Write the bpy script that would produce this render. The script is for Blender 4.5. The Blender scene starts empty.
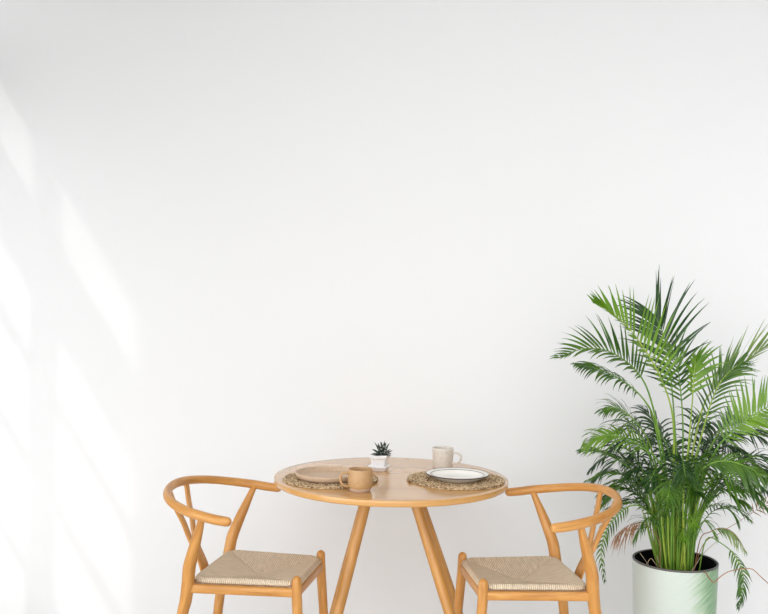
import bpy, bmesh, math, random
from mathutils import Vector, Matrix
random.seed(7)
PI = math.pi
scene = bpy.context.scene
C = scene.collection

# ------------------------------------------------------------------ camera
FOC, CAMZ, ROLL = 917.0, 1.337, 0.0183
cam_d = bpy.data.cameras.new('camera'); cam = bpy.data.objects.new('camera', cam_d); C.objects.link(cam)
cam_d.sensor_width = 36.0; cam_d.lens = FOC / 768 * 36.0; cam_d.clip_start = 0.05
cam.matrix_world = Matrix.Translation((0, 0, CAMZ)) @ Matrix.Rotation(PI / 2, 4, 'X') @ Matrix.Rotation(ROLL, 4, 'Z')
scene.camera = cam

def at(x, y, Y):
    """a point of the photograph at distance Y -> a point of the room"""
    c, s = math.cos(ROLL), math.sin(ROLL)
    a, b = x - 384, y - 307
    return Vector(((c * a + s * b) / FOC * Y, Y, CAMZ - (-s * a + c * b) / FOC * Y))

# ------------------------------------------------------------------ object helpers
def link(name, bm, mat, parent=None, smooth=True, auto=None):
    me = bpy.data.meshes.new(name); bm.normal_update(); bm.to_mesh(me); bm.free()
    o = bpy.data.objects.new(name, me); C.objects.link(o)
    for m in (mat if isinstance(mat, (list, tuple)) else [mat]): me.materials.append(m)
    if smooth:
        for p in me.polygons: p.use_smooth = True
        if auto is not None:
            try: me.set_sharp_from_angle(angle=math.radians(auto))
            except Exception: pass
    if parent: o.parent = parent
    return o

def thing(name, label, cat, loc, rz=0, group=None):
    o = bpy.data.objects.new(name, None); C.objects.link(o)
    o.location = loc; o.rotation_euler = (0, 0, rz); o.empty_display_size = .1
    o['label'] = label; o['category'] = cat
    if group: o['group'] = group
    return o

def struct(name, bm, mat, label=None):
    o = link(name, bm, mat, smooth=False); o['kind'] = 'structure'
    o['label'] = label or name.replace('_', ' '); o['category'] = name.split('_')[0]
    return o

def dup(root, loc, rz, label):
    r = root.copy(); C.objects.link(r); r.location = loc; r.rotation_euler = (0, 0, rz); r['label'] = label
    for ch in list(root.children):
        c = ch.copy(); C.objects.link(c); c.parent = r
        for g in list(ch.children):
            d = g.copy(); C.objects.link(d); d.parent = c
    return r

def box(bm, x0, x1, y0, y1, z0, z1):
    v = [bm.verts.new(p) for p in ((x0,y0,z0),(x1,y0,z0),(x1,y1,z0),(x0,y1,z0),(x0,y0,z1),(x1,y0,z1),(x1,y1,z1),(x0,y1,z1))]
    for f in ((3,2,1,0),(4,5,6,7),(0,1,5,4),(1,2,6,5),(2,3,7,6),(3,0,4,7)): bm.faces.new([v[i] for i in f])

def catmull(pts, n):
    pts = [Vector(p) for p in pts]
    if len(pts) == 2: return [pts[0].lerp(pts[1], i / n) for i in range(n + 1)]
    P = [2 * pts[0] - pts[1]] + pts + [2 * pts[-1] - pts[-2]]
    out = []
    seg = len(pts) - 1
    for i in range(n + 1):
        f = i / n * seg; k = min(int(f), seg - 1); t = f - k
        a, b, c, d = P[k:k + 4]
        out.append(0.5 * ((2 * b) + (c - a) * t + (2 * a - 5 * b + 4 * c - d) * t * t + (3 * b - a - 3 * c + d) * t ** 3))
    return out

def lerp_list(vals, f):
    n = len(vals) - 1
    k = min(int(f * n), n - 1); t = f * n - k
    return vals[k] * (1 - t) + vals[k + 1] * t

def sweep(bm, pts, ra, rb=None, up=(0, 0, 1), n=24, seg=14, dome=True, sup=2.0):
    """elliptical tube along a smooth path; ra: half size along the side axis, rb: along the up axis"""
    uvl = bm.loops.layers.uv.verify()
    P = catmull(pts, n)
    ra = ra if isinstance(ra, (list, tuple)) else [ra, ra]
    rb = ra if rb is None else (rb if isinstance(rb, (list, tuple)) else [rb, rb])
    up = Vector(up); rings = []; L = 0; lens = []
    spec = []
    for i, p in enumerate(P):
        T = (P[min(i + 1, n)] - P[max(i - 1, 0)]).normalized()
        spec.append((p, T, lerp_list(ra, i / n), lerp_list(rb, i / n)))
    if dome:
        def cap(sp, sg):
            p, T, a, b = sp; r = min(a, b)
            return [(p + T * sg * r * (math.sin(q) - 1) * 1.0, T, a * max(math.cos(q), .02), b * max(math.cos(q), .02)) for q in (PI/2, 1.2, .8, .4)]
        head = cap(spec[0], -1); tail = list(reversed(cap(spec[-1], 1)))
        r0_, r1_ = min(spec[0][2:]), min(spec[-1][2:]); a0_, a1_ = spec[0][0], spec[-1][0]
        spec = [spec[0]] + [q_ for q_ in spec[1:-1] if (q_[0]-a0_).length > r0_*1.15 and (q_[0]-a1_).length > r1_*1.15] + [spec[-1]]
        # pull the first ring inward so the dome ends at the path end
        p, T, a, b = spec[0]; spec[0] = (p + T * min(a, b), T, a, b)
        p, T, a, b = spec[-1]; spec[-1] = (p - T * min(a, b), T, a, b)
        spec = head + spec + tail
    last = None
    for p, T, a, b in spec:
        if last is not None: L += (p - last).length
        last = p; lens.append(L)
        S = T.cross(up)
        if S.length < 1e-4: S = T.cross(Vector((0, 1, 0)))
        S.normalize(); U = S.cross(T).normalized()
        ring = []
        for k in range(seg):
            q = 2 * PI * k / seg; cx, sx = math.cos(q), math.sin(q)
            e = 2.0 / sup
            ring.append(bm.verts.new(p + S * a * math.copysign(abs(cx) ** e, cx) + U * b * math.copysign(abs(sx) ** e, sx)))
        rings.append(ring)
    for i in range(len(rings) - 1):
        for k in range(seg):
            k2 = (k + 1) % seg
            f = bm.faces.new((rings[i][k], rings[i][k2], rings[i + 1][k2], rings[i + 1][k]))
            for lp, (uu, vv) in zip(f.loops, ((k, i), (k + 1, i), (k + 1, i + 1), (k, i + 1))):
                lp[uvl].uv = (uu / seg, lens[vv])
    f = bm.faces.new(list(reversed(rings[0]))); f = bm.faces.new(rings[-1])
    bmesh.ops.recalc_face_normals(bm, faces=bm.faces)
    return bm

def lathe(prof, seg=48, bm=None, cx=0, cy=0, closed=False):
    bm = bm or bmesh.new()
    rings = []
    for r, z in prof:
        if r < 1e-6: rings.append([bm.verts.new((cx, cy, z))])
        else: rings.append([bm.verts.new((cx + r * math.cos(2*PI*k/seg), cy + r * math.sin(2*PI*k/seg), z)) for k in range(seg)])
    pairs = list(zip(rings, rings[1:])) + ([(rings[-1], rings[0])] if closed else [])
    for A, B in pairs:
        for k in range(seg):
            k2 = (k + 1) % seg
            if len(A) == 1 and len(B) == 1: continue
            if len(A) == 1: bm.faces.new((A[0], B[k2], B[k]))
            elif len(B) == 1: bm.faces.new((A[k], A[k2], B[0]))
            else: bm.faces.new((A[k], A[k2], B[k2], B[k]))
    bmesh.ops.recalc_face_normals(bm, faces=bm.faces)
    return bm

# ------------------------------------------------------------------ materials
def mat(name, col, rough=.5, spec=.5, coat=0, coat_rough=.1):
    m = bpy.data.materials.new(name); m.use_nodes = True
    nt = m.node_tree; b = nt.nodes['Principled BSDF']
    b.inputs['Base Color'].default_value = (*col, 1); b.inputs['Roughness'].default_value = rough
    b.inputs['Specular IOR Level'].default_value = spec
    b.inputs['Coat Weight'].default_value = coat; b.inputs['Coat Roughness'].default_value = coat_rough
    return m, nt, b

def nd(nt, t, **kw):
    n = nt.nodes.new(t)
    for k, v in kw.items():
        if k in n.inputs.keys(): n.inputs[k].default_value = v
        else: setattr(n, k, v)
    return n

def ramp(nt, stops):
    r = nt.nodes.new('ShaderNodeValToRGB'); cr = r.color_ramp
    while len(cr.elements) < len(stops): cr.elements.new(.5)
    for e, (p, c) in zip(cr.elements, stops): e.position = p; e.color = (*c, 1) if len(c) == 3 else c
    return r

def wood(name, dark, mid, light, coord='UV', scale=(30, 3, 1), rough=.38, coat=.15):
    m, nt, b = mat(name, mid, rough, .45, coat, .18)
    tc = nd(nt, 'ShaderNodeTexCoord'); mp = nd(nt, 'ShaderNodeMapping'); mp.inputs['Scale'].default_value = scale
    nt.links.new(tc.outputs[coord], mp.inputs['Vector'])
    oi = nd(nt, 'ShaderNodeObjectInfo')
    ad = nd(nt, 'ShaderNodeVectorMath', operation='ADD')
    sc = nd(nt, 'ShaderNodeVectorMath', operation='SCALE'); sc.inputs['Scale'].default_value = 17
    cb = nd(nt, 'ShaderNodeCombineXYZ'); nt.links.new(oi.outputs['Random'], cb.inputs[0]); nt.links.new(oi.outputs['Random'], cb.inputs[1])
    nt.links.new(cb.outputs[0], sc.inputs[0]); nt.links.new(mp.outputs[0], ad.inputs[0]); nt.links.new(sc.outputs[0], ad.inputs[1])
    n1 = nd(nt, 'ShaderNodeTexNoise', Scale=1.0, Detail=6.0, Roughness=.62, Distortion=.6)
    nt.links.new(ad.outputs[0], n1.inputs['Vector'])
    r = ramp(nt, [(.30, dark), (.5, mid), (.72, light)])
    nt.links.new(n1.outputs['Fac'], r.inputs['Fac']); nt.links.new(r.outputs['Color'], b.inputs['Base Color'])
    bp = nd(nt, 'ShaderNodeBump', Strength=.02, Distance=.001)
    nt.links.new(n1.outputs['Fac'], bp.inputs['Height']); nt.links.new(bp.outputs[0], b.inputs['Normal'])
    return m

CHAIR_WOOD = wood('honey_oak', (.40, .165, .030), (.54, .245, .052), (.64, .32, .085), scale=(5, 7, 1))
TABLE_WOOD = wood('table_oak', (.50, .25, .062), (.56, .285, .075), (.60, .32, .092), coord='Object', scale=(1.2, 9, 9), rough=.26, coat=.7)
LEG_WOOD = wood('table_leg_oak', (.39, .175, .038), (.50, .24, .055), (.58, .30, .082), scale=(5, 6, 1))

def wall_mat(name, col, rough=.9):
    m, nt, b = mat(name, col, rough, .2)
    tc = nd(nt, 'ShaderNodeTexCoord')
    n = nd(nt, 'ShaderNodeTexNoise', Scale=160.0, Detail=3.0); nt.links.new(tc.outputs['Object'], n.inputs['Vector'])
    bp = nd(nt, 'ShaderNodeBump', Strength=.04, Distance=.001); nt.links.new(n.outputs['Fac'], bp.inputs['Height']); nt.links.new(bp.outputs[0], b.inputs['Normal'])
    return m
WALL = wall_mat('white_wall_paint', (.745, .745, .742))
CEIL = wall_mat('ceiling_paint', (.86, .86, .86))
FRAME = mat('white_window_paint', (.82, .82, .82), .4)[0]

def floor_mat():
    m, nt, b = mat('pale_grey_floor', (.7, .69, .67), .45)
    tc = nd(nt, 'ShaderNodeTexCoord'); br = nd(nt, 'ShaderNodeTexBrick', Scale=1.0)
    br.inputs['Color1'].default_value = (.84, .84, .84, 1); br.inputs['Color2'].default_value = (.81, .81, .81, 1); br.inputs['Mortar'].default_value = (.62, .62, .62, 1)
    br.inputs['Mortar Size'].default_value = .003; br.inputs['Brick Width'].default_value = 1.4; br.inputs['Row Height'].default_value = .16
    nt.links.new(tc.outputs['Object'], br.inputs['Vector']); nt.links.new(br.outputs['Color'], b.inputs['Base Color'])
    return m

def cord_mat():
    m, nt, b = mat('paper_cord', (.62, .50, .36), .85, .25)
    tc = nd(nt, 'ShaderNodeTexCoord'); mp = nd(nt, 'ShaderNodeMapping'); mp.inputs['Scale'].default_value = (1, 1, 1)
    nt.links.new(tc.outputs['UV'], mp.inputs['Vector'])
    w = nd(nt, 'ShaderNodeTexWave', Scale=48.0, Distortion=.5, Detail=1.0, wave_type='BANDS', bands_direction='X')
    w.inputs['Detail Scale'].default_value = .4
    nt.links.new(mp.outputs[0], w.inputs['Vector'])
    mp2 = nd(nt, 'ShaderNodeMapping'); mp2.inputs['Scale'].default_value = (210, 25, 1); nt.links.new(tc.outputs['UV'], mp2.inputs['Vector'])
    n = nd(nt, 'ShaderNodeTexNoise', Scale=1.0, Detail=3.0); nt.links.new(mp2.outputs[0], n.inputs['Vector'])
    r = ramp(nt, [(0, (.62, .49, .35)), (.4, (.80, .67, .50)), (1, (.86, .75, .60))]); nt.links.new(w.outputs['Fac'], r.inputs['Fac'])
    r2 = ramp(nt, [(.3, (.80, .78, .74)), (.7, (1.08, 1.06, 1.02))]); nt.links.new(n.outputs['Fac'], r2.inputs['Fac'])
    mx = nd(nt, 'ShaderNodeMix', data_type='RGBA', blend_type='MULTIPLY'); mx.inputs[0].default_value = 1
    nt.links.new(r.outputs['Color'], mx.inputs[6]); nt.links.new(r2.outputs['Color'], mx.inputs[7]); nt.links.new(mx.outputs[2], b.inputs['Base Color'])
    bp = nd(nt, 'ShaderNodeBump', Strength=.9, Distance=.003); nt.links.new(w.outputs['Fac'], bp.inputs['Height']); nt.links.new(bp.outputs[0], b.inputs['Normal'])
    return m
CORD = cord_mat()

def braid_mat():
    m, nt, b = mat('seagrass_braid', (.55, .42, .27), .85, .25)
    tc = nd(nt, 'ShaderNodeTexCoord')
    n = nd(nt, 'ShaderNodeTexNoise', Scale=130.0, Detail=4.0, Roughness=.7); nt.links.new(tc.outputs['Object'], n.inputs['Vector'])
    r = ramp(nt, [(.40, (.11, .06, .026)), (.50, (.48, .33, .18)), (.63, (.80, .64, .43))]); nt.links.new(n.outputs['Fac'], r.inputs['Fac'])
    nt.links.new(r.outputs['Color'], b.inputs['Base Color'])
    bp = nd(nt, 'ShaderNodeBump', Strength=.7, Distance=.003); nt.links.new(n.outputs['Fac'], bp.inputs['Height']); nt.links.new(bp.outputs[0], b.inputs['Normal'])
    return m
BRAID = braid_mat()

def stoneware(name, a, c, scale=220, lo=.42, hi=.58, rough=.45, spec=.4):
    m, nt, b = mat(name, a, rough, spec)
    tc = nd(nt, 'ShaderNodeTexCoord'); n = nd(nt, 'ShaderNodeTexNoise', Scale=float(scale), Detail=3.0, Roughness=.7)
    nt.links.new(tc.outputs['Object'], n.inputs['Vector']); r = ramp(nt, [(lo, c), (hi, a)])
    nt.links.new(n.outputs['Fac'], r.inputs['Fac']); nt.links.new(r.outputs['Color'], b.inputs['Base Color'])
    return m
TAN_PLATE = stoneware('tan_stoneware', (.57, .41, .285), (.52, .37, .25), 90)
TAN_MUG = stoneware('ochre_stoneware', (.50, .31, .15), (.45, .27, .125), 120)
BARE_CLAY = stoneware('bare_clay', (.55, .40, .30), (.48, .35, .26), 150, rough=.8)
SPECKLE = stoneware('speckled_stoneware', (.70, .65, .58), (.40, .32, .25), 300, .38, .47)
WHITE_GLAZE = stoneware('cream_white_glaze', (.86, .835, .775), (.83, .80, .74), 60, rough=.22, spec=.5)
DARK_RIM = mat('dark_brown_glaze_line', (.055, .035, .025), .4)[0]
WHITE_POT = mat('white_ceramic', (.82, .825, .84), .3)[0]
SOIL = stoneware('dark_soil', (.02, .014, .010), (.006, .005, .004), 120, rough=.95, spec=.1)
GRIT = stoneware('pale_grit', (.45, .36, .22), (.16, .12, .07), 400, rough=.9)
LINER = mat('black_plastic', (.004, .004, .004), .9, .04)[0]
RIM_GREY = mat('dark_grey_pot_rim', (.10, .095, .085), .4)[0]

def planter_mat():
    """mint glaze with a brushed green glaze patch on one side of the pot"""
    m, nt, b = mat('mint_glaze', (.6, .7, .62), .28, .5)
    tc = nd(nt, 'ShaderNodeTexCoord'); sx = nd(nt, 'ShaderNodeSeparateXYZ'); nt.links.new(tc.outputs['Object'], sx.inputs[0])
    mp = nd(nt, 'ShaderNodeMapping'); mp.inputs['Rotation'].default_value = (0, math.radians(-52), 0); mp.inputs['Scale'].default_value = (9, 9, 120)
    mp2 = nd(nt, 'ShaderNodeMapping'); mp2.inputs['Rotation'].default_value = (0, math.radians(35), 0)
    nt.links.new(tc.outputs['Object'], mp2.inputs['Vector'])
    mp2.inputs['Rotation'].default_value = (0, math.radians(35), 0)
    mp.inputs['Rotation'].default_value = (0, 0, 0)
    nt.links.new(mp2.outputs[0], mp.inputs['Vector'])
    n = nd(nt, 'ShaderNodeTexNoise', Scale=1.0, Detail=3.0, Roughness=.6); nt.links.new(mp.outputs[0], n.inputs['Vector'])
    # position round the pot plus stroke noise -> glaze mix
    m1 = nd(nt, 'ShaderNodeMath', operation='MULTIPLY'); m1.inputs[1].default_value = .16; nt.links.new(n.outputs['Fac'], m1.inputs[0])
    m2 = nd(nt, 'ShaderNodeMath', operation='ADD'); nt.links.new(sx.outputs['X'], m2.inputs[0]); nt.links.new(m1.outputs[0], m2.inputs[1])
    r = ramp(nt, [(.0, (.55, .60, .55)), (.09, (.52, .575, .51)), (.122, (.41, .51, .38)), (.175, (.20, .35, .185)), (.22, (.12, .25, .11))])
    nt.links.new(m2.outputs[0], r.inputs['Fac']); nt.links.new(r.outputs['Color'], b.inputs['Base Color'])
    return m
PLANTER = planter_mat()

def leaf_mat(name, lo, hi, trans=.35, rough=.32):
    m, nt, b = mat(name, hi, rough, .45)
    tc = nd(nt, 'ShaderNodeTexCoord'); n = nd(nt, 'ShaderNodeTexNoise', Scale=14.0, Detail=3.0); nt.links.new(tc.outputs['Object'], n.inputs['Vector'])
    r = ramp(nt, [(.35, lo), (.65, hi)]); nt.links.new(n.outputs['Fac'], r.inputs['Fac']); nt.links.new(r.outputs['Color'], b.inputs['Base Color'])
    t = nd(nt, 'ShaderNodeBsdfTranslucent'); 
    hs = nd(nt, 'ShaderNodeHueSaturation', Value=1.5, Saturation=1.05); nt.links.new(r.outputs['Color'], hs.inputs['Color']); nt.links.new(hs.outputs[0], t.inputs['Color'])
    mx = nd(nt, 'ShaderNodeMixShader'); mx.inputs[0].default_value = trans
    out = nt.nodes['Material Output']; nt.links.new(b.outputs[0], mx.inputs[1]); nt.links.new(t.outputs[0], mx.inputs[2]); nt.links.new(mx.outputs[0], out.inputs['Surface'])
    return m
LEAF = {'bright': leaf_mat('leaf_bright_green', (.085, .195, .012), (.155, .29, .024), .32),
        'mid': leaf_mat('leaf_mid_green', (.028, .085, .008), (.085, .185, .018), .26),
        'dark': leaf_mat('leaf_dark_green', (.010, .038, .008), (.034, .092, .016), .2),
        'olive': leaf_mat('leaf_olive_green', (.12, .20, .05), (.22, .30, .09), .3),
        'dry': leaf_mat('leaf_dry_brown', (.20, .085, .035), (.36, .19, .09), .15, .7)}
STEM = {'stem': leaf_mat('stem_yellow_green', (.20, .34, .03), (.36, .46, .06), .15, .4),
        'green': leaf_mat('stem_green', (.10, .24, .025), (.19, .34, .04), .15, .4),
        'dry': leaf_mat('stalk_dry', (.42, .33, .20), (.52, .40, .27), .05, .7),
        'brown': leaf_mat('stalk_brown', (.26, .12, .06), (.38, .19, .10), .05, .7)}
SUCC = leaf_mat('haworthia_green', (.022, .034, .024), (.045, .06, .042), .05, .5)
SUCC_W = mat('haworthia_white_bands', (.36, .38, .34), .6)[0]

# ------------------------------------------------------------------ the room
YB, XL, XR, YF, H = 3.895, -1.95, 5.5, -4.0, 3.2
bm = bmesh.new(); box(bm, XL - .06, XR + .1, YF - .1, YB + .1, -.1, 0); struct('floor', bm, floor_mat())
bm = bmesh.new(); box(bm, XL - .06, XR + .1, .3, YB + .1, H, H + .1); struct('ceiling', bm, CEIL)
bm = bmesh.new(); box(bm, XL - .06, XR + .1, YB, YB + .1, 0, H); struct('wall_back', bm, WALL, 'plain white back wall')
# short return wall on the left with a window; the rest of that side is left open to let sky light in
W1 = (YB - 1.20, YB - .14, .12, 2.853)
bm = bmesh.new()
box(bm, XL - .06, XL, W1[1], YB, 0, H); box(bm, XL - .06, XL, W1[0], W1[1], 0, W1[2]); box(bm, XL - .06, XL, W1[0], W1[1], W1[3], H)
box(bm, XL - .06, XL, 2.3, W1[0], 0, H)
struct('wall_left', bm, WALL)
bm = bmesh.new()
fx0, fx1 = XL - .045, XL - .005
box(bm, fx0, fx1, YB - .725, YB - .615, W1[2], W1[3])                      # wide mullion
for y0, y1 in ((YB - 1.20, YB - .725), (YB - .615, YB - .14)):
    box(bm, fx0, fx1, y0, y1, 2.18, 2.517)                                 # deep transom
    for z in (1.857, 1.425, .98, .54): box(bm, fx0, fx1, y0, y1, z - .011, z + .011)
struct('window_1', bm, FRAME, 'white window frame with wide mullion and thin glazing bars')
bm = bmesh.new()
cv = [(XL - .06, 2.35), (XL - 2.6, -1.0), (XL - 2.6, -4.6), (XL - .06, -4.6)]  # added overhead slab, out of view, keeps direct sun off the furniture
lo_ = [bm.verts.new((x, y, 3.2)) for x, y in cv]; hi_ = [bm.verts.new((x, y, 3.3)) for x, y in cv]
bm.faces.new(lo_); bm.faces.new(list(reversed(hi_)))
for i in range(4): bm.faces.new((lo_[i], lo_[(i+1) % 4], hi_[(i+1) % 4], hi_[i]))
bmesh.ops.recalc_face_normals(bm, faces=bm.faces); struct('sunblock_1', bm, FRAME, 'added flat slab on the left side, out of view, blocking the sun')

# ------------------------------------------------------------------ light
SKY_LO = .35
SKY = (((-.78, -.62, .17), 5.2, 5), ((.0, -1, .19), 3.4, 9), ((0, -.5, .85), 2.5, 3))     # bright quarters of the hazy sky: left, front, overhead
w = bpy.data.worlds.new('daylight'); scene.world = w; w.use_nodes = True
bg = w.node_tree.nodes['Background']; bg.inputs['Color'].default_value = (.985, .99, 1, 1); bg.inputs['Strength'].default_value = 1.0
# bright hazy sky beyond the open sides, strongest towards the left, then front and overhead
wt = w.node_tree; tcw = wt.nodes.new('ShaderNodeTexCoord'); sxw = wt.nodes.new('ShaderNodeSeparateXYZ'); wt.links.new(tcw.outputs['Generated'], sxw.inputs[0])
acc = None
for dr_, hi_s, pw_ in SKY:
    dp = nd(wt, 'ShaderNodeVectorMath', operation='DOT_PRODUCT'); wt.links.new(tcw.outputs['Generated'], dp.inputs[0]); dp.inputs[1].default_value = Vector(dr_).normalized()
    cl = nd(wt, 'ShaderNodeMath', operation='MAXIMUM'); cl.inputs[1].default_value = 0; wt.links.new(dp.outputs['Value'], cl.inputs[0])
    pw = nd(wt, 'ShaderNodeMath', operation='POWER'); pw.inputs[1].default_value = pw_; wt.links.new(cl.outputs[0], pw.inputs[0])
    ma = nd(wt, 'ShaderNodeMath', operation='MULTIPLY_ADD'); ma.inputs[1].default_value = hi_s; ma.inputs[2].default_value = SKY_LO; wt.links.new(pw.outputs[0], ma.inputs[0])
    if acc: wt.links.new(acc.outputs[0], ma.inputs[2])
    acc = ma
wt.links.new(acc.outputs[0], bg.inputs['Strength'])

sl = bpy.data.lights.new('sun', 'SUN'); sl.energy = .85; sl.angle = math.radians(1.3); sl.color = (1, .98, .95)
so = bpy.data.objects.new('sun', sl); C.objects.link(so); so.rotation_euler = Vector((.8, 1, -1.304)).to_track_quat('-Z', 'Y').to_euler(); so.location = (-3, -1, 5)

# ------------------------------------------------------------------ chairs
def make_chair(loc, rz, label, group):
    t = thing('dining_chair', label, 'chair', loc, rz, group)
    WF = .158
    # front legs, slightly tapered, with domed tops above the seat
    for s in (1, -1):
        bm = bmesh.new(); sweep(bm, [(.030, s*(WF+.010), 0), (.015, s*(WF+.005), .22), (0, s*WF, .42), (-.001, s*WF, .484)], [.0125, .0155, .0165, .0150], up=(1, 0, 0), n=20)
        link('front_leg', bm, CHAIR_WOOD, t)
    # rear legs: one bent piece from the floor to the arm
    zs = [0, .16, .33, .39, .45, .50, .55, .60, .64, .678]
    us = [.385, .385, .371, .357, .348, .341, .325, .307, .292, .279]
    ws = [.170, .172, .181, .187, .193, .203, .216, .232, .246, .262]
    for s in (1, -1):
        bm = bmesh.new(); sweep(bm, [(-u, s*w_, z) for u, w_, z in zip(us, ws, zs)], [.0125, .016, .018, .0195, .0205, .0205, .0190, .016, .0125, .0105], up=(1, 0, 0), n=40, dome=False)
        link('rear_leg', bm, CHAIR_WOOD, t)
    # one steam-bent rail forms the arms and the top of the back
    R = [(-.180, .272, .668), (-.235, .269, .673), (-.282, .262, .680), (-.337, .244, .688), (-.395, .207, .699), (-.441, .150, .710), (-.468, .078, .718), (-.477, 0, .721)]
    pts = R + [(u, -v, z) for u, v, z in reversed(R[:-1])]
    ra = [.0135, .0155, .016, .0155, .0145, .0135, .0125, .012]
    rb = [.0145, .0155, .0155, .015, .0145, .0145, .015, .0155]
    bm = bmesh.new(); sweep(bm, pts, ra + ra[-2::-1], rb + rb[-2::-1], n=90, seg=18)
    link('back_rail', bm, CHAIR_WOOD, t)
    # flat forked back slat: one blade below, two prongs above
    def blade(bm, P, wd, th=.0055):
        P = [Vector(p) for p in P]; n = len(P); uvl = bm.loops.layers.uv.verify(); rows = []; L = 0
        for i, p in enumerate(P):
            T = (P[min(i+1, n-1)] - P[max(i-1, 0)]).normalized(); lat = Vector((0, 1, 0)); lat = (lat - lat.dot(T) * T).normalized(); N = lat.cross(T).normalized()
            w_ = wd[i] if isinstance(wd, list) else wd
            rows.append([bm.verts.new(p + lat*a*w_ + N*b*th) for a, b in ((-1, -.5), (-.8, -1), (.8, -1), (1, -.5), (1, .5), (.8, 1), (-.8, 1), (-1, .5))])
        for i in range(n-1):
            for k in range(8):
                f = bm.faces.new((rows[i][k], rows[i][(k+1) % 8], rows[i+1][(k+1) % 8], rows[i+1][k]))
                for lp, (a, b) in zip(f.loops, ((k, i), (k+1, i), (k+1, i+1), (k, i+1))): lp[uvl].uv = (a/8, b*.03)
        bm.faces.new(rows[0]); bm.faces.new(rows[-1]); bmesh.ops.recalc_face_normals(bm, faces=bm.faces)
    bm = bmesh.new()
    base = [(-.362, 0, .425), (-.374, 0, .46), (-.388, 0, .49), (-.404, 0, .525)]
    blade(bm, catmull(base, 8), [.034, .033, .032, .031, .030, .029, .028, .027, .026])
    for s in (1, -1):
        blade(bm, catmull([(-.395, s*.014, .505), (-.412, s*.020, .54), (-.430, s*.037, .60), (-.451, s*.057, .655), (-.468, s*.075, .712)], 14), .0125)
    link('back_slat', bm, CHAIR_WOOD, t, auto=40)
    # seat rails and lower stretchers
    def rail(name, a, b, r, r2=None):
        bm = bmesh.new(); sweep(bm, [a, b], r, r2 or r, n=6, dome=False, sup=3.2); link(name, bm, CHAIR_WOOD, t, auto=50)
    for s in (1, -1):
        rail('side_rail', (-.345, s*.191, .431), (0, s*WF, .431), .0105, .0145)
        rail('side_stretcher', (-.384, s*.171, .15), (.018, s*(WF+.006), .13), .008, .013)
    rail('front_rail', (0, -WF, .430), (0, WF, .430), .0105, .0155)
    rail('rear_rail', (-.350, -.188, .431), (-.350, .188, .431), .0105, .0145)
    rail('cross_stretcher', (-.18, -.166, .14), (-.18, .166, .14), .008, .012)
    # woven cord seat in four triangular fields
    bm = bmesh.new(); uvl = bm.loops.layers.uv.verify()
    u0, u1 = .006, -.342
    def P(s, t_, k):
        """s: front(+1)..rear(-1), t_: side; k = max(|s|,|t|)"""
        u = (u0 + u1)/2 + s*(u0 - u1)/2
        hw = WF - .004 + .022*(1 - s)/2
        sag = .036*(1 - k**1.05)
        lip = .004*max(0, 1 - abs(k - .96)/.06)
        edge = .006*max(0, (k-.965)/.035)**2
        c = max(0, (min(abs(s), abs(t_)) - .80)/.20); cut = c*(.016 if s > 0 else .012)
        u -= cut*(1 if s > 0 else -1); hw -= cut
        return (u, t_*hw, .4665 - .004*(1 - s)/2 - sag + lip*.4 - edge)
    K = [0, .12, .25, .4, .55, .7, .82, .9, .95, .98, 1.0]
    LL = [-1, -.97, -.93, -.8, -.6, -.4, -.2, 0, .2, .4, .6, .8, .93, .97, 1]; M = len(LL) - 1
    for sec in range(4):
        prev = None
        rings = []
        for k in K:
            row = []
            for j in range(M+1):
                l = LL[j]
                s, t_ = ((k, k*l), (-k, k*l), (k*l, k), (k*l, -k))[sec]
                p_ = P(s, t_, k); row.append((p_[0], p_[1], p_[2] - .0045*max(0, (abs(l) - .93)/.07)*min(1, k*4)*min(1, (1-k)*8 + .15)))
            rings.append(row)
        # skirt folding over the rails
        out = {0: Vector((1, 0, 0)), 1: Vector((-1, 0, 0)), 2: Vector((0, 1, 0)), 3: Vector((0, -1, 0))}[sec]
        for d, z in ((.004, -.004), (.0045, -.0085), (.0, -.0125), (-.007, -.0175), (-.018, -.0185)):
            rings.append([tuple(Vector(p) + out*d + Vector((0, 0, z))) for p in rings[len(K)-1]])
        V = [[bm.verts.new(p) for p in row] for row in rings]
        for i in range(len(V)-1):
            for j in range(M):
                vs = (V[i][j], V[i][j+1], V[i+1][j+1], V[i+1][j])
                f = bm.faces.new(vs)
                for lp in f.loops:
                    co = lp.vert.co; a, b = (co.y, co.x) if sec < 2 else (co.x, co.y)
                    lp[uvl].uv = (a + .5*sec, b + (co.z*.8))
    bmesh.ops.recalc_face_normals(bm, faces=bm.faces)
    # make sure the top faces up
    if sum(f.normal.z for f in bm.faces) < 0: bmesh.ops.reverse_faces(bm, faces=bm.faces)
    so_ = link('seat', bm, CORD, t); so_['label'] = 'woven paper cord seat'
    return t

chair = make_chair((-.2311, 3.047, 0), -.1746, 'honey wood armchair with woven cord seat beside the tan plate and mug', 'honey wood chairs at the round table')
dup(chair, (.3095, 3.0555, 0), PI + .1242, 'honey wood armchair with woven cord seat between the table and the potted palm')

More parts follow.
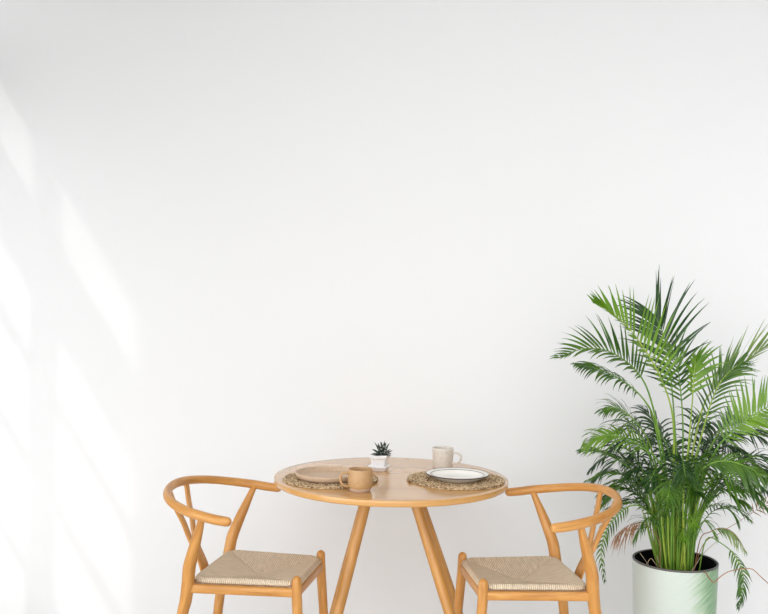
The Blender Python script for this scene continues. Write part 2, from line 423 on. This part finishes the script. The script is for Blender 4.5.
# ------------------------------------------------------------------ table
TX, TY, TR, TZ = .0362, 3.2533, .4128, .7365
t = thing('dining_table', 'round honey wood table on splayed legs with two placemats on it', 'table', (TX, TY, 0))
prof = [(0, TZ-.022), (TR-.012, TZ-.022), (TR-.004, TZ-.0205), (TR-.001, TZ-.017), (TR, TZ-.010), (TR, TZ-.003), (TR-.001, TZ-.0008), (TR-.003, TZ), (TR-.03, TZ), (TR*.5, TZ), (0, TZ)]
link('table_top', lathe(prof, 128), TABLE_WOOD, t, auto=30)
for sx in (-1, 1):
    for sy in (-1, 1):
        rot = math.radians(-1.5)
        a = Matrix.Rotation(rot, 3, 'Z') @ Vector((sx*.072, sy*.10, TZ-.021)); b = Vector((sx*.272 + (.024 if sx < 0 else (.036 if sy < 0 else .060)), sy*.27, 0))
        bm = bmesh.new(); sweep(bm, [a, b], [.0195, .0190, .0150], n=10, dome=False); link('leg', bm, LEG_WOOD, t, auto=50)
bm = bmesh.new(); box(bm, -.10, .10, -.13, .13, TZ-.040, TZ-.0215); bmesh.ops.bevel(bm, geom=bm.edges[:], offset=.004, segments=2, affect='EDGES'); link('leg_mount', bm, LEG_WOOD, t, smooth=False)

# ------------------------------------------------------------------ on the table
def make_mat(loc, r, label):
    t = thing('placemat', label, 'placemat', (loc[0], loc[1], TZ), 0, 'braided seagrass placemats')
    bm = bmesh.new()
    # a braid: three strands plaited along a flat spiral
    pitch = .0165; turns = r/pitch; n = int(turns*2*PI*(r/2)/.0042)
    per = .030
    for st in range(3):
        ring_prev = None; s = 0; last = None
        for i in range(n+1):
            f = math.sqrt((i+.4)/n)
            th = f*turns*2*PI; rad = max(.004, r*f - pitch*.5)
            p0 = Vector((rad*math.cos(th), rad*math.sin(th), 0))
            if last is not None: s += (p0-last).length
            last = p0
            ph = 2*PI*s/per + st*2*PI/3
            rr = rad + .0058*math.sin(ph); z = .0056 + .0022*math.sin(2*ph)
            T = Vector((-math.sin(th), math.cos(th), 0)); N = Vector((math.cos(th), math.sin(th), 0))
            c = Vector((rr*math.cos(th), rr*math.sin(th), z))
            ring = [bm.verts.new(c + N*.0042*math.cos(q) + Vector((0, 0, .0029))*math.sin(q)) for q in (0, PI/2.5, PI/1.5, PI, PI*1.5)]
            if ring_prev:
                for k in range(5): bm.faces.new((ring_prev[k], ring_prev[(k+1) % 5], ring[(k+1) % 5], ring[k]))
            ring_prev = ring
    # backing disc
    seg = 64; v = [bm.verts.new(((r-.009)*math.cos(2*PI*k/seg), (r-.009)*math.sin(2*PI*k/seg), .0025)) for k in range(seg)]; bm.faces.new(v)
    w_ = [bm.verts.new((p.co.x, p.co.y, .0006)) for p in v]; bm.faces.new(list(reversed(w_)))
    for k in range(seg): bm.faces.new((v[k], w_[k], w_[(k+1) % seg], v[(k+1) % seg]))
    bmesh.ops.recalc_face_normals(bm, faces=bm.faces)
    link('braid', bm, BRAID, t)
    return t
ML = (-.1755, 3.163); MR = (.2645, 3.188)
make_mat(ML, .171, 'round braided seagrass placemat under the tan plate')
make_mat(MR, .174, 'round braided seagrass placemat under the white plate')
ZM = TZ + .0088

# tan plate: flat with an upright rim
t = thing('plate', 'tan matte stoneware plate with upright rim on a placemat behind the tan mug', 'plate', (-.1825, 3.150, ZM))
prof = [(0, .0), (.090, 0), (.100, .0025), (.1085, .009), (.1115, .0195), (.111, .0225), (.1085, .0225), (.1060, .013), (.100, .0065), (.09, .0052), (.045, .005), (0, .005)]
link('dish', lathe(prof, 96), TAN_PLATE, t)

# white plate: broad rim, dark glaze lines at the edge and round the well
t = thing('plate', 'white plate with dark brown edge line on a placemat in front of the speckled mug', 'plate', (.2645, 3.172, ZM)); t.scale = (1.05, 1.05, 1.05)
prof = [(0, .003), (.055, .003), (.058, 0), (.066, 0), (.070, .003), (.082, .0075), (.095, .0145), (.1035, .0185), (.1040, .0205), (.1025, .0212), (.088, .0172), (.084, .0150), (.078, .0100), (.070, .0072), (.04, .0065), (0, .0065)]
link('dish', lathe(prof, 96), WHITE_GLAZE, t)
link('edge_line', lathe([(.1030, .0176), (.1046, .0186), (.1048, .0206), (.1034, .0216), (.1022, .0214)], 96, closed=True), DARK_RIM, t)
link('well_line', lathe([(.0885, .0174), (.0890, .0180), (.0872, .0172), (.0868, .0164)], 96, closed=True), DARK_RIM, t)

def handle(bm, pts, a, b): sweep(bm, pts, a, b, up=(0, 1, 0), n=22, seg=12, dome=False)
# tan mug
t = thing('mug', 'tan ochre mug with bare clay foot in front of the tan plate', 'mug', (-.0670, 2.985, TZ), math.radians(192))
prof = [(0, .004), (.030, .004), (.0335, .008), (.0370, .011), (.0400, .020), (.0410, .034), (.0405, .052), (.0395, .066), (.0392, .0715), (.0385, .0728), (.0374, .0715), (.0378, .060), (.0385, .040), (.0375, .020), (.033, .012), (0, .010)]
link('cup', lathe(prof, 64), TAN_MUG, t)
link('foot', lathe([(0, 0), (.0325, 0), (.0340, .0015), (.0365, .0095), (.0372, .0115), (.0345, .0105), (0, .006)], 64), BARE_CLAY, t)
bm = bmesh.new(); handle(bm, [(.0385, 0, .060), (.052, 0, .0615), (.0625, 0, .055), (.0660, 0, .043), (.0625, 0, .029), (.053, 0, .0185), (.0385, 0, .0165)], [.0045, .0042, .004, .004, .0042, .0045], [.0075, .0068, .006, .006, .0065, .0075])
link('handle', bm, TAN_MUG, t)
# speckled mug
t = thing('mug', 'speckled grey beige mug standing behind the white plate', 'mug', (.2315, 3.445, TZ), math.radians(-18))
prof = [(0, .0), (.033, 0), (.0352, .002), (.0362, .008), (.0385, .040), (.0400, .068), (.0402, .0752), (.0394, .0765), (.0384, .0752), (.0382, .066), (.0365, .030), (.0340, .008), (0, .006)]
link('cup', lathe(prof, 64), SPECKLE, t)
bm = bmesh.new(); handle(bm, [(.0375, 0, .058), (.052, 0, .0600), (.0655, 0, .0540), (.0705, 0, .0425), (.066, 0, .0305), (.053, 0, .0215), (.0360, 0, .0215)], [.0045, .0042, .004, .004, .0042, .0045], [.0075, .0065, .006, .006, .0065, .0075])
link('handle', bm, SPECKLE, t)

# succulent in a six-sided pot
t = thing('potted_succulent', 'small dark succulent in a white six-sided pot and saucer on the table', 'plant', (-.0065, 3.372, TZ), math.radians(8)); t.scale = (1.06, 1.06, 1.06)
def hexa(prof, k=6): return lathe(prof, k)
pot = hexa([(0, .010), (.027, .010), (.0315, .040), (.0350, .0425), (.0375, .046), (.0378, .0535), (.0365, .0550), (.0325, .0548), (.0310, .048), (.029, .040), (0, .038)])
bmesh.ops.bevel(pot, geom=[e for e in pot.edges if e.calc_length() > .003], offset=.0008, segments=2, affect='EDGES')
link('pot', pot, WHITE_POT, t, auto=25)
sau = hexa([(0, 0), (.029, 0), (.031, .001), (.0372, .0115), (.0395, .0135), (.0395, .0165), (.0380, .0175), (.0340, .0165), (.028, .011), (0, .009)])
bmesh.ops.bevel(sau, geom=[e for e in sau.edges if e.calc_length() > .003], offset=.0008, segments=2, affect='EDGES')
link('saucer', sau, WHITE_POT, t, auto=25)
link('grit', lathe([(0, .0525), (.02, .0515), (.0315, .0500), (.0300, .044), (0, .044)], 24), GRIT, t)
bm = bmesh.new(); rnd = random.Random(3)
cx, cy, cz = .010, 0, .050
for ringn, (num, el, ln) in enumerate(((6, 80, .052), (8, 60, .050), (10, 38, .042), (9, 18, .034))):
    for i in range(num):
        az = 2*PI*(i + .5*(ringn % 2))/num + rnd.uniform(-.15, .15); e = math.radians(el + rnd.uniform(-7, 7)); l = ln*rnd.uniform(.85, 1.12)
        d = Vector((math.cos(e)*math.cos(az), math.cos(e)*math.sin(az), math.sin(e)))
        side = Vector((-math.sin(az), math.cos(az), 0)); up = side.cross(d)*-1
        rings = []; m_ = 9
        for k in range(m_+1):
            f = k/m_; wd = .0088*((1-f)**.75)*(1 if f > .1 else .85) + .0002
            c = Vector((cx, cy, cz)) + d*l*f + up*(-.006*f*f) + d*.0
            rings.append([bm.verts.new(c + side*wd*math.cos(q) + up*wd*.6*math.sin(q)) for q in [2*PI*j/7 for j in range(7)]])
        for k in range(m_):
            for j in range(7):
                f_ = bm.faces.new((rings[k][j], rings[k][(j+1) % 7], rings[k+1][(j+1) % 7], rings[k+1][j]))
                f_.material_index = 1 if (k % 3 == 2 and j in (3, 4, 5)) else 0
        bm.faces.new(rings[-1])
bmesh.ops.recalc_face_normals(bm, faces=bm.faces)
link('rosette', bm, [SUCC, SUCC_W], t)

# ------------------------------------------------------------------ palm
PX, PY, PR, PZ = 1.060, 3.289, .148, .450
palm = thing('potted_palm', 'tall green areca palm in a mint green glazed planter on the floor', 'plant', (PX, PY, 0))
prof = [(0, 0), (.120, 0), (.126, .004), (.131, .05), (.138, .18), (.144, .32), (.1475, PZ-.010), (.1470, PZ-.004), (.141, PZ-.004), (.139, PZ-.02), (.136, .32), (.12, .03), (0, .03)]
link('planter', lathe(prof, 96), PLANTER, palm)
link('planter_rim', lathe([(.1475, PZ-.0055), (.1482, PZ-.002), (.1475, PZ+.001), (.1425, PZ+.001), (.141, PZ-.003)], 96, closed=True), RIM_GREY, palm)
link('pot_liner', lathe([(.1395, PZ-.012), (.1405, PZ-.003), (.1375, PZ-.001), (.1345, PZ-.004), (.128, PZ-.05), (.119, PZ-.14), (.112, PZ-.18), (.114, PZ-.18), (.122, PZ-.14)], 96, closed=True), LINER, palm)
link('soil', lathe([(0, PZ-.095), (.05, PZ-.098), (.119, PZ-.105), (.115, PZ-.14), (0, PZ-.14)], 48), SOIL, palm)

def leaflet(bm, p, d, W, ln, wd, droop, rnd, mi=0):
    n = 6; prof = (.45, .95, 1, .82, .58, .32, .04); pos = Vector(p); d = d.normalized(); prev = None
    for i in range(n+1):
        Wd = (W - W.dot(d)*d).normalized(); N = d.cross(Wd)
        a = wd*prof[i]
        vs = [bm.verts.new(pos - Wd*a + N*a*.28), bm.verts.new(pos), bm.verts.new(pos + Wd*a + N*a*.28)]
        if prev:
            for k in range(2):
                f = bm.faces.new((prev[k], prev[k+1], vs[k+1], vs[k])); f.material_index = mi
        prev = vs
        pos = pos + d*(ln/n)
        d = (d + Vector((0, 0, -1))*droop*(1.0 + i*.35)/n).normalized()
        if pos.y > YB - .02: pos.y = YB - .02

BUD = Vector((PX, PY, 0))
def frond(pts, A, B, la, lb, n, wd, droop=.4, leaf='mid', stem='green', start=.45, seed=0, r0=.0036, tipf=.3, name='frond', label=None, ang=(60, 20), jit=.10, skip=0.0, t0=.45, te=1.3):
    """pts: world points of the midrib; A and B: the two directions its leaflets take (None = level sideways)"""
    rnd = random.Random(seed*131+5)
    P = catmull(pts, 60)
    bm = bmesh.new()
    # midrib
    sweep_pts = P[::3]
    mb = sweep(bm, sweep_pts, [r0, r0*.85, r0*.6, r0*.25], n=30, seg=6, dome=False, up=(.13, .9, .2))
    for f in bm.faces: f.material_index = 1
    for i in range(n):
        f = start + (1-start)*(i+.5)/n
        k = f*60; a = int(min(k, 59)); p = P[a].lerp(P[min(a+1, 60)], k-a)
        T = (P[min(a+2, 60)] - P[max(a-1, 0)]).normalized()
        q = (f-start)/(1-start)
        an = math.radians(ang[0] + (ang[1]-ang[0])*q)
        prof = (.55 + .45*min(1, q/.3)) * (1 - (1-tipf)*max(0, (q-t0)/(1-t0))**te)
        for side, D, L in ((0, A, la), (1, B, lb)):
            if L <= 0 or rnd.random() < skip: continue
            if D is None:
                S = T.cross(Vector((0, 0, 1)))
                if S.length < .05: S = Vector((1, 0, 0))
                S.normalize(); S = (S if side == 0 else -S) + Vector((0, 0, .35))
            else: S = Vector(D)
            S = (S - S.dot(T)*T).normalized()
            d = T*math.cos(an) + S*math.sin(an)
            d = (d + Vector((rnd.uniform(-1, 1), rnd.uniform(-1, 1), rnd.uniform(-1, 1)))*jit).normalized()
            W = T + Vector((rnd.uniform(-1, 1), rnd.uniform(-1, 1), rnd.uniform(-1, 1)))*.35
            leaflet(bm, p, d, W, L*prof*rnd.uniform(.88, 1.08), wd*(.6+.4*prof), droop*rnd.uniform(.7, 1.3), rnd)
    o = link(name, bm, [LEAF[leaf], STEM[stem]], palm)
    o.matrix_parent_inverse = Matrix.Translation((-PX, -PY, 0))
    if label: o['label'] = label
    return o

def pp(*a):
    """list of (x, y, dy): photo position at distance PY + dy"""
    return [at(x, y, PY + d) for x, y, d in a]

def base(dx=0, dy=0): return Vector((PX + dx, PY + dy, PZ - .08))

#FRONDS
frond([base(-.01, -.03)] + pp((674, 500, -.03), (674, 439, -.06), (671, 407, -.08), (660, 376, -.10), (645, 350, -.12), (627, 326, -.15), (609, 311, -.17), (594, 302, -.19)),
      (.62, .05, .78), (-.5, -.85, .0), .215, .10, 25, .0060, .12, 'bright', 'stem', .45, 1, tipf=.22, ang=(64, 14), t0=.22, te=1)
frond([base(.0, .03)] + pp((677, 480, .05), (675, 430, .08), (672, 390, .10), (668, 352, .12), (661, 329, .13), (655, 316, .14)),
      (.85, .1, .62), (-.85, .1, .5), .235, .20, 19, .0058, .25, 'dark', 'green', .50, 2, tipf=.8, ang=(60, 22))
frond([base(-.03, -.02)] + pp((668, 490, -.02), (657, 425, -.04), (648, 391, -.05), (638, 373, -.06), (624, 360, -.07), (605, 350, -.08), (582, 349, -.09), (557, 358, -.10)),
      (.15, .1, .95), (-.3, -.8, -.2), .155, .11, 25, .0048, .25, 'mid', 'green', .46, 3, tipf=.2)
frond([base(-.04, -.03)] + pp((666, 500, -.02), (655, 424, -.03), (644, 400, -.05), (627, 384, -.07), (606, 372, -.08), (591, 367, -.09), (577, 364, -.10)),
      (.1, .8, .4), (.1, -.75, -.35), .10, .10, 22, .0048, .75, 'mid', 'green', .48, 4, tipf=.25)
frond([base(-.03, .02)] + pp((662, 500, .04), (650, 445, .05), (634, 420, .06), (618, 408, .05), (602, 411, .04)),
      (.1, .7, .6), (-.1, -.6, -.3), .10, .09, 17, .0038, .7, 'mid', 'green', .52, 5)
frond([base(-.03, -.05)] + pp((671, 500, -.06), (660, 464, -.07), (646, 450, -.06), (629, 439, -.05), (612, 435, -.03), (597, 437, -.02), (585, 445, 0)),
      (.2, .5, .75), (.1, -.7, -.4), .105, .12, 22, .0042, .8, 'bright', 'green', .40, 6, tipf=.35)
frond([base(-.04, -.01)] + pp((662, 510, 0), (647, 486, .0), (630, 468, .01), (612, 457, .02), (599, 452, .03), (584, 450, .05)),
      None, None, .11, .11, 21, .0042, .75, 'mid', 'green', .42, 7)
frond([base(-.05, -.02)] + pp((660, 520, -.02), (652, 498, -.01), (638, 482, .02), (624, 475, .05), (608, 473, .08), (588, 480, .10)),
      None, None, .10, .11, 21, .0040, .8, 'mid', 'green', .36, 8)
frond([base(-.05, .01)] + pp((658, 525, .02), (648, 505, .04), (634, 492, .07), (618, 488, .10), (600, 494, .13)),
      None, None, .10, .10, 19, .0038, .85, 'mid', 'green', .36, 23)
frond([base(-.06, -.02)] + pp((660, 535, -.03), (650, 514, -.02), (636, 505, .0), (622, 511, .02), (608, 528, .03), (601, 552, .03), (605, 582, .03)),
      (-.75, .2, -.3), (.6, -.3, -.4), .065, .055, 20, .0034, .9, 'mid', 'green', .5, 9)
frond([base(-.07, -.03)] + pp((660, 545, -.05), (648, 526, -.06), (636, 523, -.06), (624, 528, -.06), (613, 540, -.06)),
      (-.35, .3, -.9), (-.1, -.4, -.9), .12, .10, 14, .0019, .8, 'dry', 'brown', .52, 10, name='dried_frond', label='dried brown frond', jit=.35, r0=.0015)
# right side
frond([base(.03, .02)] + pp((690, 470, .03), (702, 410, .03), (713, 390, .03), (724, 379, .02), (742, 364, .01), (766, 347, 0), (796, 338, -.02)),
      (.05, .15, 1), (.4, -.6, .35), .20, .13, 24, .0040, .10, 'olive', 'stem', .40, 11, ang=(30, 12))
frond([base(.04, -.03)] + pp((700, 490, -.06), (716, 450, -.10), (733, 431, -.13), (746, 420, -.15), (760, 411, -.17), (780, 402, -.19), (806, 400, -.21)),
      (.12, .1, 1), (.7, -.2, -.5), .145, .10, 25, .0052, .25, 'bright', 'green', .34, 12, ang=(66, 40), tipf=.5)
frond([base(.04, .06)] + pp((696, 480, .10), (710, 440, .14), (728, 425, .18), (748, 420, .22), (772, 424, .25), (800, 440, .27)),
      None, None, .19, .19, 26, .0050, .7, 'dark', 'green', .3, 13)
frond([base(.03, -.05)] + pp((690, 500, -.08), (700, 472, -.13), (713, 463, -.16), (726, 461, -.18), (740, 464, -.20), (755, 471, -.22), (768, 480, -.24)),
      (.25, .5, .5), (.1, -.6, -.55), .12, .13, 23, .0050, .9, 'mid', 'green', .38, 14)
frond([base(.05, .03)] + pp((698, 500, .04), (712, 460, .05), (728, 442, .05), (748, 434, .04), (770, 438, .03), (792, 452, .02)),
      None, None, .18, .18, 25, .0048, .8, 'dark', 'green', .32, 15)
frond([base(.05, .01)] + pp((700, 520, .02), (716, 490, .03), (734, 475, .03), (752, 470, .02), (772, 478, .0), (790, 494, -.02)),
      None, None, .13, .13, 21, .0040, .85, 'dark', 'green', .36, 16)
frond([base(.05, -.02)] + pp((698, 525, -.03), (712, 500, -.06), (728, 490, -.08), (745, 491, -.10), (760, 501, -.12)),
      None, None, .10, .10, 18, .0034, .85, 'mid', 'green', .4, 24)
frond([base(.06, -.01)] + pp((700, 540, -.02), (710, 532, -.05), (722, 528, -.08), (735, 534, -.10), (746, 552, -.12)),
      (.3, .3, -.3), (-.1, -.4, -.9), .065, .07, 15, .0028, .7, 'olive', 'brown', .5, 17, r0=.002)
frond([base(.07, -.03)] + pp((706, 540, -.06), (722, 544, -.10), (735, 556, -.13), (743, 574, -.15), (742, 592, -.16), (738, 608, -.17)),
      (.75, .1, -.4), (-.7, -.2, -.4), .06, .06, 18, .0034, .8, 'mid', 'green', .42, 18, r0=.0025)
frond([base(.07, .03)] + pp((703, 545, .05), (720, 533, .07), (738, 522, .08), (755, 511, .09), (772, 500, .09)),
      (.2, .2, .9), (.5, -.2, -.5), .055, .055, 6, .0024, .3, 'dry', 'brown', .76, 19, r0=.0016, name='dried_frond', label='thin dried frond with pinkish brown tip')
# upright young leaf and its neighbours
frond([base(.02, -.06)] + pp((683, 500, -.08), (688, 450, -.09), (692, 405, -.09), (694, 375, -.09), (696, 356, -.09)),
      (.9, -.1, .45), (-.7, -.4, .5), .135, .06, 10, .0066, .35, 'bright', 'stem', .66, 20)
frond([base(.01, .0)] + pp((682, 480, .01), (683, 430, .01), (681, 395, .02), (677, 365, .02), (671, 345, .03)),
      (.8, .1, .6), (-.8, .1, .5), .17, .12, 15, .0044, .3, 'mid', 'green', .55, 21)
frond([base(.03, -.02)] + pp((692, 480, -.02), (703, 430, -.03), (714, 395, -.04), (726, 375, -.05), (742, 362, -.06)),
      (-.3, .2, .9), (.6, -.4, -.3), .15, .14, 18, .0040, .55, 'mid', 'stem', .42, 22, ang=(40, 18))
frond([base(.0, .04)] + pp((676, 490, .06), (668, 450, .09), (656, 425, .12), (645, 410, .15)),
      None, None, .13, .13, 15, .0044, .8, 'dark', 'green', .5, 25)
# thin arching leaves low on both sides
for k_, (ptl, lf_) in enumerate((([(662, 540, .02), (654, 518, .04), (643, 506, .06), (628, 503, .08), (614, 509, .10)], 'mid'),
        ([(660, 530, .05), (648, 508, .09), (630, 500, .13), (608, 508, .17)], 'dark'),
        ([(664, 545, -.02), (657, 527, -.03), (648, 520, -.04), (639, 527, -.05), (634, 541, -.05)], 'mid'),
        ([(696, 540, .03), (706, 518, .05), (720, 508, .07), (737, 510, .08), (750, 520, .09)], 'mid'),
        ([(694, 535, -.04), (703, 512, -.07), (716, 505, -.10), (730, 511, -.12), (738, 524, -.13)], 'mid'))):
    frond([base(-.04 if k_ < 3 else .04, .0)] + pp(*ptl), None, None, .085, .085, 14, .0027, .8, lf_, 'green', .42, 80 + k_, r0=.0022)
# inner mass: fronds bending outwards all round
def arc(az, reach, top, endz, dx, dy):
    d = Vector((math.cos(az), math.sin(az), 0)); b = base(dx, dy)
    return [b, b + d*reach*.10 + Vector((0, 0, (top-b.z)*.45)), b + d*reach*.28 + Vector((0, 0, (top-b.z)*.80)), b + d*reach*.58 + Vector((0, 0, top-b.z)), b + d*reach*.82 + Vector((0, 0, (top-b.z)*.97 + (endz-top)*.35)), b + d*reach + Vector((0, 0, endz-b.z))]
rn = random.Random(21)
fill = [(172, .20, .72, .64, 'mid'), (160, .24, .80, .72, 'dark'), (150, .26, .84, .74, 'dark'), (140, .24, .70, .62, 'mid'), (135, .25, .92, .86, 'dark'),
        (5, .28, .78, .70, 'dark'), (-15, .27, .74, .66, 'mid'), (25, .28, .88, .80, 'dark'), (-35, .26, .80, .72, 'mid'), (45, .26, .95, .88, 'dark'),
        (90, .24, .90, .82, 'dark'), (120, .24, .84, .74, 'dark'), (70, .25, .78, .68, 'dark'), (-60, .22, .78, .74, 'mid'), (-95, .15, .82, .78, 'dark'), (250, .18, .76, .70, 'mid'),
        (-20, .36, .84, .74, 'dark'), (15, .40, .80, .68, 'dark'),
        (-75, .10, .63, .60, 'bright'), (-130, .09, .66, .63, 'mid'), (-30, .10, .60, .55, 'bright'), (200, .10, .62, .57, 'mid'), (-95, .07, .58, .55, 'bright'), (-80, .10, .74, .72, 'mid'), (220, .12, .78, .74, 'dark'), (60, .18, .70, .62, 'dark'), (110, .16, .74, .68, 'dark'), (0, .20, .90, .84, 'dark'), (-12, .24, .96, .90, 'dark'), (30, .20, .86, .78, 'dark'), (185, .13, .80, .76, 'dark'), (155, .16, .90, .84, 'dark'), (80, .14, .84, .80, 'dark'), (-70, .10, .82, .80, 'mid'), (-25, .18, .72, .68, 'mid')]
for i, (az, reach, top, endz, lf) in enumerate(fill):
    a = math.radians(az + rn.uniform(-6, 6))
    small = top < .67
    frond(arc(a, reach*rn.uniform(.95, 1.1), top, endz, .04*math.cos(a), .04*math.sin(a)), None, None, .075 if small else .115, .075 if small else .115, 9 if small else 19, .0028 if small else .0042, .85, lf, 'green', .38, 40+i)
# bare canes rising from the soil
for i in range(36):
    a = rn.uniform(0, 2*PI); rr = .056*math.sqrt(rn.random()); b = base(rr*math.cos(a), rr*math.sin(a)*.9)
    top = b + Vector((rr*math.cos(a)*1.5 + rn.uniform(-.025, .025), rr*math.sin(a)*.8, rn.uniform(.22, .40)))
    mid = b.lerp(top, .5) + Vector((rn.uniform(-.006, .006), rn.uniform(-.006, .006), 0))
    bm = bmesh.new(); sweep(bm, [b, mid, top], [.0036, .0030, .0018], n=10, seg=7, dome=False, up=(.1, .9, .2))
    o = link('cane', bm, STEM['stem' if i % 4 else 'green'], palm); o.matrix_parent_inverse = Matrix.Translation((-PX, -PY, 0))
# dry bent stalks at the rim
def stalk(pts, m, r=.0018, label='thin dry stalk'):
    bm = bmesh.new(); sweep(bm, pts, [r, r*.7], n=24, seg=6, dome=False, up=(.1, .9, .2)); o = link('dry_stalk', bm, STEM[m], palm)
    o.matrix_parent_inverse = Matrix.Translation((-PX, -PY, 0)); o['label'] = label
stalk([base(.06, -.08)] + pp((704, 572, -.135), (709, 578, -.155), (714, 582.5, -.16), (720, 577, -.16), (729, 571.5, -.16), (741, 569, -.16), (752, 569, -.16), (760, 576, -.16), (770, 585, -.16)), 'brown', .0022, 'bent brown dry stalk over the planter rim')
stalk(pp((645, 568, -.06), (648, 562, -.07), (651, 558.5, -.07), (655, 563, -.08), (659, 569, -.08)), 'dry', .0011)
stalk(pp((654, 550, -.0), (657, 558, -.02), (662, 569, -.04)), 'dry', .0014)
stalk(pp((691, 572, -.06), (697, 563, -.04), (703, 554, -.02), (716, 542, .02)), 'dry', .0016)
stalk(pp((640, 553, .03), (645, 560, .02), (650, 567, 0)), 'dry', .0012)

# ------------------------------------------------------------------ picture settings
vs = scene.view_settings
vs.view_transform = 'Standard'; vs.look = 'None'; vs.gamma = 1; vs.use_curve_mapping = False
vs.exposure = -0.52
cy_ = scene.cycles
cy_.use_denoising = True; cy_.max_bounces = 12; cy_.diffuse_bounces = 8; cy_.sample_clamp_indirect = 8
